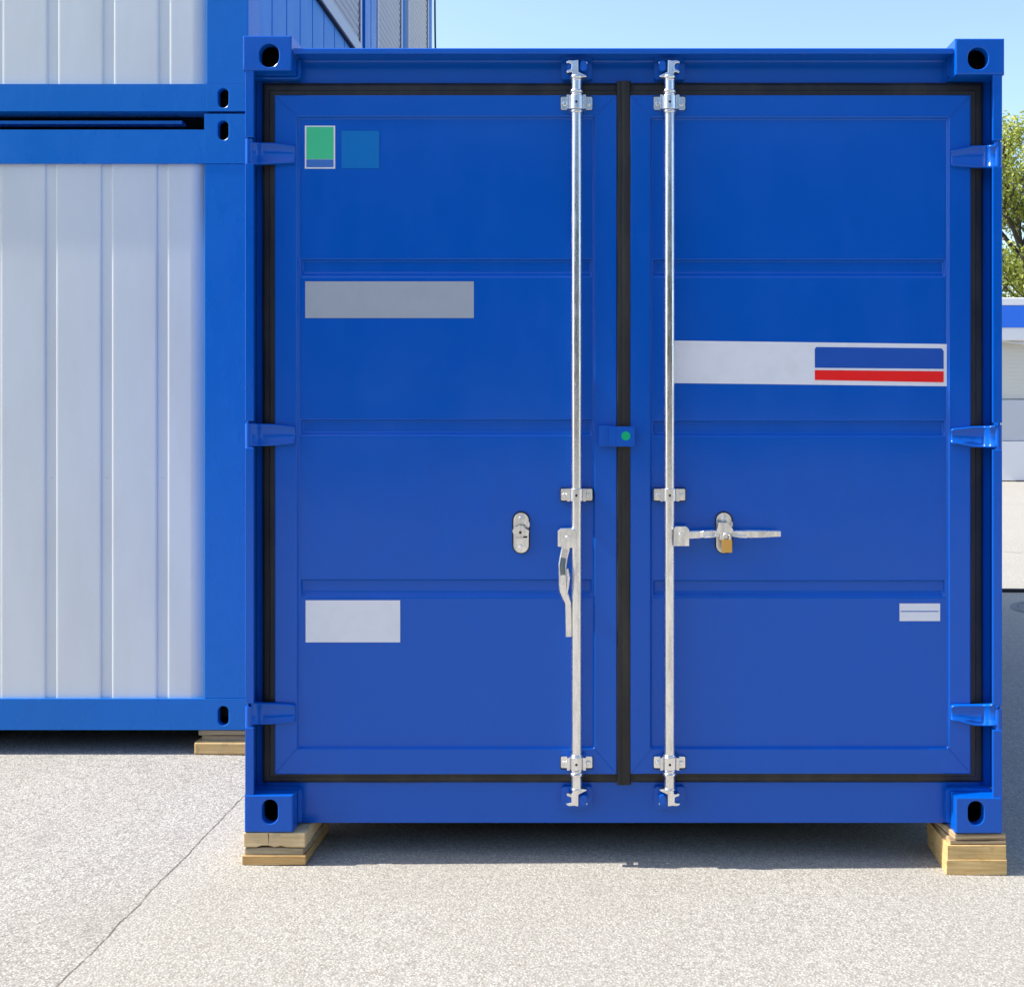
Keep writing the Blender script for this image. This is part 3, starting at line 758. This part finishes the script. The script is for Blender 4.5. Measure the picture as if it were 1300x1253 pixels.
# padlock
pd = empty('padlock', at(922.5, 702, .0), 'small brass padlock hanging from the closed latch of the right door', 'padlock')
mb = MB(); D = Y0-.012
mb.prism(rect_round(X(923, D), Z(693.3, D), 6.6*D/F, 8.3*D/F, .002), D, D+.016); mb.build('lock_body', M['brass'], pd, bevel=.0015)
mb = MB(); pts = []
for k in range(13):
    a_ = pi*k/12; pts.append((X(923, D)+.0105*cos(a_), D+.008, Z(682, D)+.011*sin(a_)))
pts = [(pts[0][0], D+.008, Z(686, D))]+pts+[(pts[-1][0], D+.008, Z(686, D))]
mb.tube(pts, .0032, 10); mb.build('shackle', M['steel'], pd)

# ------------------------------------------------------------------ site cabins
YC = Y0*396/300                                        # front face of the cabins
CS = YC/F
CXR = X(315, YC); CLEN = 6.058; CW = 2.438
def cabin_front(cab, zb, zt, rail_b, rail_t, cast_h, groove_px, post_px, yf, front=True, windows=()):
    x1 = CXR; x0 = CXR-CLEN; yb = yf+CW
    pw = x1-X(post_px, YC)
    # frame
    mb = MB()
    th = .05
    B = M['cabin_blue']; zr = zt-cast_h; cwid = pw
    for xa, xb in ((x1-pw, x1), (x0, x0+pw)):
        one('corner_post', B, cab, .003, xa, xb, yf+.002, yf+.16, zb+rail_b+.0005, zt-rail_t-.0005)
    for xa, xb in ((x1-.16, x1), (x0, x0+.16)):
        one('corner_post', B, cab, .003, xa, xb, yb-.16, yb-.002, zb+rail_b+.0005, zt-rail_t-.0005)
    for nm, za, zc in (('bottom_rail', zb, zb+rail_b-.0005), ('top_rail', zt-rail_t+.0005, zr)):
        one(nm, B, cab, 0, x0+cwid, x1-cwid, yf+.0002, yf+.10, za, zc)
        one(nm, B, cab, .003, x0+cwid, x1-cwid-.0005, yb-.10, yb, za, zc)
        one(nm, B, cab, .003, x1-.10, x1, yf+.162, yb-.162, za, zc); one(nm, B, cab, .003, x0, x0+.10, yf+.162, yb-.162, za, zc)
    # castings
    def cc(z0, z1, hz, yy):
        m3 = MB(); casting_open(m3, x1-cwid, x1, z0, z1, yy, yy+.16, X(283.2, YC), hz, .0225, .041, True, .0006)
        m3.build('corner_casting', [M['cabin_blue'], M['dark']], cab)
    cc(zb, zb+rail_b, zb+rail_b*.5 if not front else zb+(.056 if zb > 1 else .060), yf)
    cc(zt-rail_t, zt, zt-.069, yf)
    for z0, z1 in ((zb, zb+rail_b), (zt-rail_t, zt)):
        for (xa, xb, ya) in ((x0, x0+cwid, yf), (x0, x0+cwid, yb-.16), (x1-cwid, x1, yb-.16)):
            m3 = MB(); m3.box(xa, xb, ya, ya+.16, z0, z1); m3.build('corner_casting', M['cabin_blue'], cab, bevel=.003)
    # front & rear wall: flat sheet with shallow grooves
    def wall(yy, sgn):
        mb = MB(); za, zc = zb+rail_b-.004, zt-rail_t+.004; prof = []
        per = 71*CS; g0 = X(groove_px, YC); xa, xb = x0+pw-.002, x1-pw+.002
        k = -30; w_ = 14.5*CS; s_ = .003; d_ = .0048
        prof.append((xa, 0))
        for k in range(-30, 12):
            a_ = g0+k*per
            for q, dd_ in ((-.0015, 0), (0, .0005), (s_*.5, d_*.5), (s_, d_), (s_+.0015, d_), (w_*.5, d_), (w_-s_-.0015, d_), (w_-s_, d_), (w_-s_*.5, d_*.5), (w_, .0005), (w_+.0015, 0)):
                if xa+.001 < a_+q < xb-.001: prof.append((a_+q, dd_))
            mid = a_+w_+(per-w_)*.5
            if xa+.001 < mid < xb-.001: prof += [(a_+w_+.01, 0), (mid, -.0003), (a_+per-.01, 0)]
        prof.append((xb, 0)); n_ = len(prof)
        zs_ = [za+(zc-za)*t/6 for t in range(7)]
        mb.add([(x, yy+sgn*(d+0), z) for z in zs_ for x, d in prof], [(j*n_+i, j*n_+i+1, (j+1)*n_+i+1, (j+1)*n_+i) for j in range(6) for i in range(n_-1)], True)
        if sgn > 0:
            mb.mi = 1
            for k in range(-12, 4):
                xx = g0+k*per+w_*.5; zz = Z(607, YC) if zb < 1 else Z(607, YC)+2.62
                if xx < xb-.01: mb.tube([(xx, yy+d_-.0015, zz), (xx, yy+d_+.002, zz)], .0035, 10)
            mb.mi = 0
        return mb.build('wall_panel', [M['white'], M['frame_grey']], cab, fix=True)
    wall(yf+.016, 1)
    mb = MB(); mb.box(x0+.17, x1-.17, yb-.06, yb-.03, zb+rail_b-.004, zt-rail_t+.004); mb.build('wall_panel', M['white'], cab)
    # end wall on the right: ribbed blue sheet, its colour paled to stand for sky reflection
    mb = MB(); ts = []; t = yf+.16; per = .2345
    ya, yb2 = yf+.158, yb-.158
    y_ = X(331.6, 1) and (2252/(780-331.6)); k0 = -3
    ts.append((ya, 0))
    for k in range(-20, 30):
        a_ = y_+k*per
        for q, d in ((-.009, 0), (-.006, .012), (.006, .012), (.009, 0)):
            if ya+.002 < a_+q < yb2-.002: ts.append((a_+q, d))
    ts.append((yb2, 0)); n_ = len(ts)
    mb.add([(x1-.022-d, y, z) for z in (zb+rail_b-.004, zt-rail_t+.004) for y, d in ts], [(i, i+1, n_+i+1, n_+i) for i in range(n_-1)])
    mb.build('end_wall', M['cabin_sheen_blue'], cab); one('end_wall', M['cabin_sheen_blue'], cab, 0, x0+.02, x0+.05, ya, yb2, zb+rail_b-.004, zt-rail_t+.004)
    # roof and floor
    mb = MB(); mb.box(x0+.101, x1-.101, yf+.101, yb-.101, zt-cast_h-.05, zt-cast_h-.02); mb.build('roof', M['roof'], cab)
    one('floor', M['under'], cab, 0, x0+.101, x1-.101, yf+.101, yb-.101, zb+.03, zb+.08)
    # roller shutters on the end wall
    for (ya_, yb_, za_, zb_) in windows:
        sh = MB(); zz = za_+.03; xo = x1-.012; pf = []
        while zz < zb_-.03:
            pf += [(zz, 0), (zz+.012, .007), (zz+.024, .009), (zz+.034, .005), (zz+.037, -.008), (zz+.044, -.008)]; zz += .045
        n_ = len(pf)
        sh.add([(xo+d, y, z) for y in (ya_+.035, yb_-.04) for z, d in pf], [(i, i+1, n_+i+1, n_+i) for i in range(n_-1)])
        fr = MB()
        fr.box(x1-.04, xo+.016, ya_, ya_+.035, za_, zb_); fr.box(x1-.04, xo+.016, yb_-.04, yb_, za_, zb_)
        fr.box(x1-.04, xo+.017, ya_, yb_, za_-.045, za_+.028)
        one('window_seal', M['under'], cab, 0, x1-.04, xo+.010, ya_, yb_, za_-.053, za_-.0455); fr.box(x1-.04, xo+.05, ya_, yb_, zb_-.02, zb_+.14)
        f_ = fr.build('window', M['frame_grey'], cab, bevel=.002)
        sh.build('roller_shutter', M['shutter'], f_)
        # perforated guide strip: dark notches along the far edge
        nb = MB(); zz = za_+.03; lf = []; rt_ = []
        while zz < zb_-.05:
            for q_, w2 in ((0, .004), (.012, .004), (.013, .016), (.034, .016), (.035, .004)): lf.append((yb_-.041-w2, zz+q_)); rt_.append((yb_-.0405, zz+q_))
            zz += .045
        n_ = len(lf); nb.add([(xo+.012, y, z) for y, z in lf]+[(xo+.012, y, z) for y, z in rt_], [(i, i+1, n_+i+1, n_+i) for i in range(n_-1)])
        nb.build('shutter_guide', M['under'], f_)

zl_b, zl_t = Z(926.5, YC), Z(145, YC)
zu_b, zu_t = Z(141.5, YC), Z(141.5, YC)+(zl_t-zl_b)
cabA = empty('site_cabin', (CXR-CLEN/2, YC+CW/2, zl_b), 'ground floor white panelled site cabin with blue frame, left of the container', 'cabin', 'stacked site cabins')
cabin_front(cabA, zl_b, zl_t, (926.5-887)*CS, (208-145)*CS, 20*CS, 55, 259.3, YC)
cabB = empty('site_cabin', (CXR-CLEN/2, YC+CW/2, zu_b), 'upper white panelled cabin with blue frame, resting on the one left of the container', 'cabin', 'stacked site cabins')
cabin_front(cabB, zu_b, zu_t, (141.5-107)*CS, (208-145)*CS, 20*CS, 57.5, 262, YC, windows=((5.55, 7.02, 3.70, 4.95),))
YC2 = YC+CW+.012
cabC = empty('site_cabin', (CXR-CLEN/2, YC2+CW/2, zl_b), 'lower rear site cabin hidden behind the blue container', 'cabin', 'stacked site cabins')
cabin_front(cabC, zl_b, zl_t, (926.5-887)*CS, (208-145)*CS, 20*CS, 55, 259.3, YC2, front=False)
cabD = empty('site_cabin', (CXR-CLEN/2, YC2+CW/2, zu_b), 'upper rear site cabin whose two grey roller shutters show above the container roof', 'cabin', 'stacked site cabins')
cabin_front(cabD, zu_b, zu_t, (141.5-107)*CS, (208-145)*CS, 20*CS, 57.5, 262, YC2, front=False, windows=((7.49, 8.36, 3.70, 4.95), (8.60, 9.54, 3.70, 4.95)))
# inner beams seen in the slot between the storeys
mb = MB()
mb.box(CXR-CLEN+.2, X(233, YC+.06), YC+.04, YC+.09, Z(158.5, YC+.05), Z(154.5, YC+.05))
mb.build('roof_flashing', M['cabin_blue'], cabA)
mb = MB(); pts = []
for k in range(14):
    t = k/13; pts.append((CXR+.02+.10*t**2.2, YC2+CW+.02, 5.2-2.4*t))
mb.tube(pts, .008, 8); tag(mb.build('cable', M['cable']), 'thin dark cable hanging down the far corner of the upper cabins', 'cable')

# ------------------------------------------------------------------ timber blocks under the corners
def block(name, px0, px1, py0, py1, D, length, m, label, cat, bev=.003, dx=0, grp='timber packing under the containers', crack=None, skew=0):
    mb = MB()
    x0, x1, z1, z0 = X(px0, D), X(px1, D), Z(py0, D), Z(py1, D)
    nxs = 9; nys = 5
    c = Vector(((x0+x1)/2, D+length/2, (z0+z1)/2))
    vs = []; idx = {}
    bm = bmesh.new()
    bmesh.ops.create_cube(bm, size=1)
    bmesh.ops.subdivide_edges(bm, edges=[e for e in bm.edges if abs((e.verts[0].co-e.verts[1].co).x) > .5], cuts=9, use_grid_fill=True)
    for v_ in bm.verts:
        p = Vector((v_.co.x*(x1-x0), v_.co.y*length, v_.co.z*(z1-z0)))
        nn_ = noise.noise(Vector((p.x*9+px0, p.y*7, p.z*30)))
        p.y += .0025*nn_; p.z += .0010*nn_*(1 if abs(v_.co.z) > .4 else 0)
        if v_.co.z < -.4 and crack:
            for (ca, cb, h) in crack:
                fx = (v_.co.x+.5)
                if ca < fx < cb and v_.co.y < 0: p.z += h
        p.x += skew*(p.y+length/2)
        v_.co = p
    me = bpy.data.meshes.new(name); bm.to_mesh(me); bm.free(); me.materials.append(m)
    o = bpy.data.objects.new(name, me); COL.objects.link(o); o.location = c
    b = o.modifiers.new('bevel', 'BEVEL'); b.width = bev; b.segments = 2; b.limit_method = 'ANGLE'
    tag(o, label, cat, grp)
    return o
F0 = Y0+.002
def end_cracks(o, D, items):
    mb = MB()
    for px, py0, py1, wd in items:
        x = X(px, D); zs_ = [Z(py0+(py1-py0)*k/8, D) for k in range(9)]
        L_ = [(x+.0012*noise.noise(Vector((px, z*90, 0)))-wd*(1-k/9)*.5, z) for k, z in enumerate(zs_)]; R_ = [(a_+wd*(1-k/9), z) for k, (a_, z) in enumerate(L_)]
        mb.add([(a_, D-.0026, z) for a_, z in L_]+[(a_, D-.0026, z) for a_, z in R_], [(i, i+1, 9+i+1, 9+i) for i in range(8)])
    q = mb.build('crack', M['dark'], None); q.parent = o; q.location = -o.location
block('wood_block', 309, 387.5, 1057, 1075.8, F0, .30, M['wood'], 'pale notched wood block, topmost under the left corner of the container', 'wood block', crack=((.25, .42, .006), (.5, .68, .004)))
end_cracks(bpy.data.objects['wood_block'], F0, ((341, 1057.6, 1073, .0026),))
block('wood_board', 310.5, 385, 1076.3, 1085.6, F0+.004, .26, M['wood_grey'], 'thin grey weathered board, middle of the stack under the container left corner', 'board', skew=.05)
block('wood_board', 307, 388, 1086.2, 1098, F0-.002, .30, M['wood_dark'], 'yellow brown board lying on the asphalt under the container left corner', 'board')
block('plywood_board', 1212, 1277.5, 1058.6, 1066.0, F0, .16, M['ply'], 'upper plywood sheet directly under the container right corner', 'plywood', skew=-.12)
block('plywood_board', 1206, 1277.5, 1066.5, 1072.2, F0, .20, M['ply'], 'lower plywood sheet on the two blocks under the container right corner', 'plywood')
block('wood_block', 1202.5, 1277.5, 1072.7, 1090.8, F0-.002, .24, M['wood_y'], 'yellow wood block between plywood and bottom block under the container right corner', 'wood block', bev=.002)
block('wood_block', 1201.5, 1278.5, 1091.2, 1111, F0-.004, .26, M['wood_y'], 'yellow wood block on the asphalt under the container right corner', 'wood block', bev=.002, skew=.04)
FC = YC+.012
block('wood_board', 252, 322, 926.8, 933.2, FC, .3, M['wood_grey'], 'thin grey board touching the cabin, topmost of the stack under it', 'board', bev=.002)
block('wood_board', 256.5, 322, 933.6, 941.8, FC+.01, .3, M['wood_grey'], 'second grey brown board from the top under the cabin corner', 'board', bev=.002)
block('wood_block', 246, 321, 942.2, 958.2, FC-.012, .3, M['wood_y'], 'thick pale wood block in the stack under the cabin corner', 'wood block', bev=.007)
block('wood_board', 252, 318, 958.6, 961.6, FC, .3, M['wood_grey'], 'thin dark board on the asphalt, lowest under the cabin corner', 'board', bev=.001)

# ------------------------------------------------------------------ right background
def at2(px, py, D): return (X(px, D), D, Z(py, D))
GR = gz(5)
mb = MB(); pts = []
for k in range(60):
    x = 2.6+k*.12; pts.append((x, 9.66-.10*(x-3.3)+.03*sin(x*1.7), GR+.016))
mb.tube(pts, .016, 10); tag(mb.build('cable', M['cable']), 'black cable lying on the asphalt right of the container', 'cable')
mc = empty('manhole_cover', (3.44, 8.78, GR), 'round iron manhole cover in the shaded asphalt right of the container', 'manhole cover')
mb = MB(); mb.tube([(3.44, 8.78, GR-.02), (3.44, 8.78, GR+.006)], .33, 40, smooth=False); mb.build('cover_plate', M['iron'], mc)
mb = MB()
vs = []
for k in range(48):
    a_ = 2*pi*k/48
    for r_, z in ((.335, .002), (.34, .009), (.38, .009), (.385, .002)): vs.append((3.44+r_*cos(a_), 8.78+r_*sin(a_), GR+z))
mb.add(vs, [(k*4+j, ((k+1) % 48)*4+j, ((k+1) % 48)*4+j+1, k*4+j+1) for k in range(48) for j in range(3)])
mb.build('cover_frame', M['iron'], mc)

KD = 26.0
def kz(py): return Z(py, KD)
kx0, kx1 = 6.3, 15.5
ks = empty('kiosk', ((kx0+kx1)/2, KD+2, GR), 'white flat roofed sales kiosk with a blue fascia band across the yard', 'kiosk')
mb = MB(); mb.box(kx0+.1, kx1-.1, KD+.45, KD+4.5, kz(611), kz(382)); mb.build('wall', M['k_white'], ks)
mb = MB(); mb.box(kx0, kx1, KD, KD+4.6, kz(388), kz(378)); mb.box(kx0+.02, kx1-.02, KD+.02, KD+4.58, kz(432), kz(388.3)); mb.build('fascia', M['k_white'], ks, bevel=.02)
mb = MB(); mb.box(kx0+.01, kx1-.01, KD-.005, KD+.02, kz(416), kz(388.5)); mb.build('blue_band', M['k_blue'], ks)
for k in range(5):
    xa = kx0+.3+k*1.78; mb = MB(); pf = []; zz = kz(506)
    while zz < kz(434): pf += [(zz, .0), (zz+.08, .002), (zz+.083, .005), (zz+.09, .005)]; zz += .09
    n_ = len(pf); mb.add([(x, KD+.40+d, z) for x in (xa, xa+1.66) for z, d in pf], [(i, i+1, n_+i+1, n_+i) for i in range(n_-1)])
    mb.build('roller_shutter', M['k_beige'], ks)
mb = MB(); mb.box(kx0+.1, kx1-.1, KD+.30, KD+.449, kz(560), kz(507.5)); mb.build('counter', M['k_grey'], ks, bevel=.01)
mb = MB(); mb.box(kx0+.1, kx1-.1, KD+.26, KD+.4495, kz(611), kz(560.5)); mb.build('base_panel', M['k_white'], ks, bevel=.01)
for k in range(6):
    xa = kx0+1.0+k*1.6; mb = MB(); mb.tube([(xa, KD+.3, kz(432)), (xa+.6, KD+.05, kz(437))], .03, 8); mb.build('awning_arm', M['frame_grey'], ks)
for k in range(24):
    xa = kx0+.15+k*.38; one('support_block', M['wood_grey'], ks, 0, xa, xa+.14, KD+.32, KD+.6, GR, kz(611.2))
one('underframe', M['under'], ks, 0, kx0+.1, kx1-.1, KD+.9, KD+4.4, GR, kz(611.2))

# trees: skeleton of limbs + loose spring leaves
def tree(x, y, h, spread, seed, label, nleaf=9000):
    rnd = random.Random(seed); zg = GR
    root = empty('broadleaf_tree', (x, y, zg), label, 'tree', 'spring trees behind the kiosk')
    tb = MB(); lb = MB(); tips = []
    def limb(p, d, length, r, depth):
        pts = [p]; q = p.copy(); dd_ = d.copy(); n = 5
        for i in range(n):
            dd_ = (dd_+Vector((rnd.uniform(-.22, .22), rnd.uniform(-.22, .22), rnd.uniform(-.06, .16)))).normalized()
            q = q+dd_*length/n; pts.append(q.copy())
        tb.tube(pts, [max(.008, r*(1-.55*i/n)) for i in range(n+1)], 7 if depth < 2 else 4, caps=False)
        if depth >= 2: tips.extend(pts[2:])
        if depth < 4:
            for k in range({0: 9, 1: 5, 2: 4, 3: 3}[depth]):
                t = rnd.uniform(.35 if depth else .28, 1); base = pts[min(n, int(t*n))]
                a_ = rnd.uniform(0, 2*pi); tilt = rnd.uniform(.5, 1.1)
                ax = dd_.cross(Vector((cos(a_), sin(a_), .3))).normalized()
                nd = (Matrix.Rotation(tilt, 3, ax) @ dd_); nd.z += .12; nd.normalize()
                limb(base, nd, length*rnd.uniform(.45, .68)*(spread if depth == 0 else 1), r*.5, depth+1)
    limb(Vector((x, y, zg)), Vector((0, 0, 1)), h*.72, h*.022, 0)
    tb.build('trunk', M['bark'], root, fix=False)
    for i in range(nleaf):
        c = rnd.choice(tips)+Vector((rnd.gauss(0, .2), rnd.gauss(0, .2), rnd.gauss(0, .2)))
        s_ = rnd.uniform(.035, .085); a_ = Vector((rnd.gauss(0, 1), rnd.gauss(0, 1), rnd.gauss(0, 1))).normalized()
        b_ = a_.cross(Vector((rnd.gauss(0, 1), rnd.gauss(0, 1), rnd.gauss(0, 1)))).normalized()
        lb.add([c-a_*s_, c+b_*s_*.5, c+a_*s_, c-b_*s_*.5], [(0, 1, 2, 3)])
    lb.build('crown', M['leaf'], root, fix=False)
    return root
tree(12.4, 33, 9.0, .95, 5, 'tall budding tree with loose yellow green leaves just right of the container', 44000)
tree(15.8, 36, 8.6, 1.0, 11, 'second green tree farther right, cut by the right edge of the photo', 30000)
tree(9.6, 38, 7.8, 1.0, 23, 'lower tree behind the container edge, filling in above the kiosk roof', 40000)

# unseen wood added behind the viewpoint to darken reflections in doors and rods
rnd = random.Random(3); wb = MB()
for i in range(13000):
    x = rnd.uniform(-45, 45); h = 10.5+2.2*noise.noise(Vector((x*.13, 0, 4)))+1.2*noise.noise(Vector((x*.5, 0, 9)))
    c = Vector((x, -22-rnd.uniform(0, 5), h*rnd.random()**.8)); s_ = rnd.uniform(.35, .8)
    a_ = Vector((rnd.gauss(0, 1), rnd.gauss(0, 1), rnd.gauss(0, 1))).normalized(); b_ = a_.cross(Vector((rnd.gauss(0, 1), rnd.gauss(0, 1), rnd.gauss(0, 1)))).normalized()
    wb.add([c-a_*s_, c+b_*s_*.6, c+a_*s_, c-b_*s_*.6], [(0, 1, 2, 3)])
M['reflection_leaf'] = mat('reflection_wood_foliage', (.03, .05, .02), .7)
tag(wb.build('reflection_woods', M['reflection_leaf'], fix=False), 'added dark foliage, unseen behind the viewpoint, for the doors and rods to reflect', 'reflection_woods', kind='stuff')
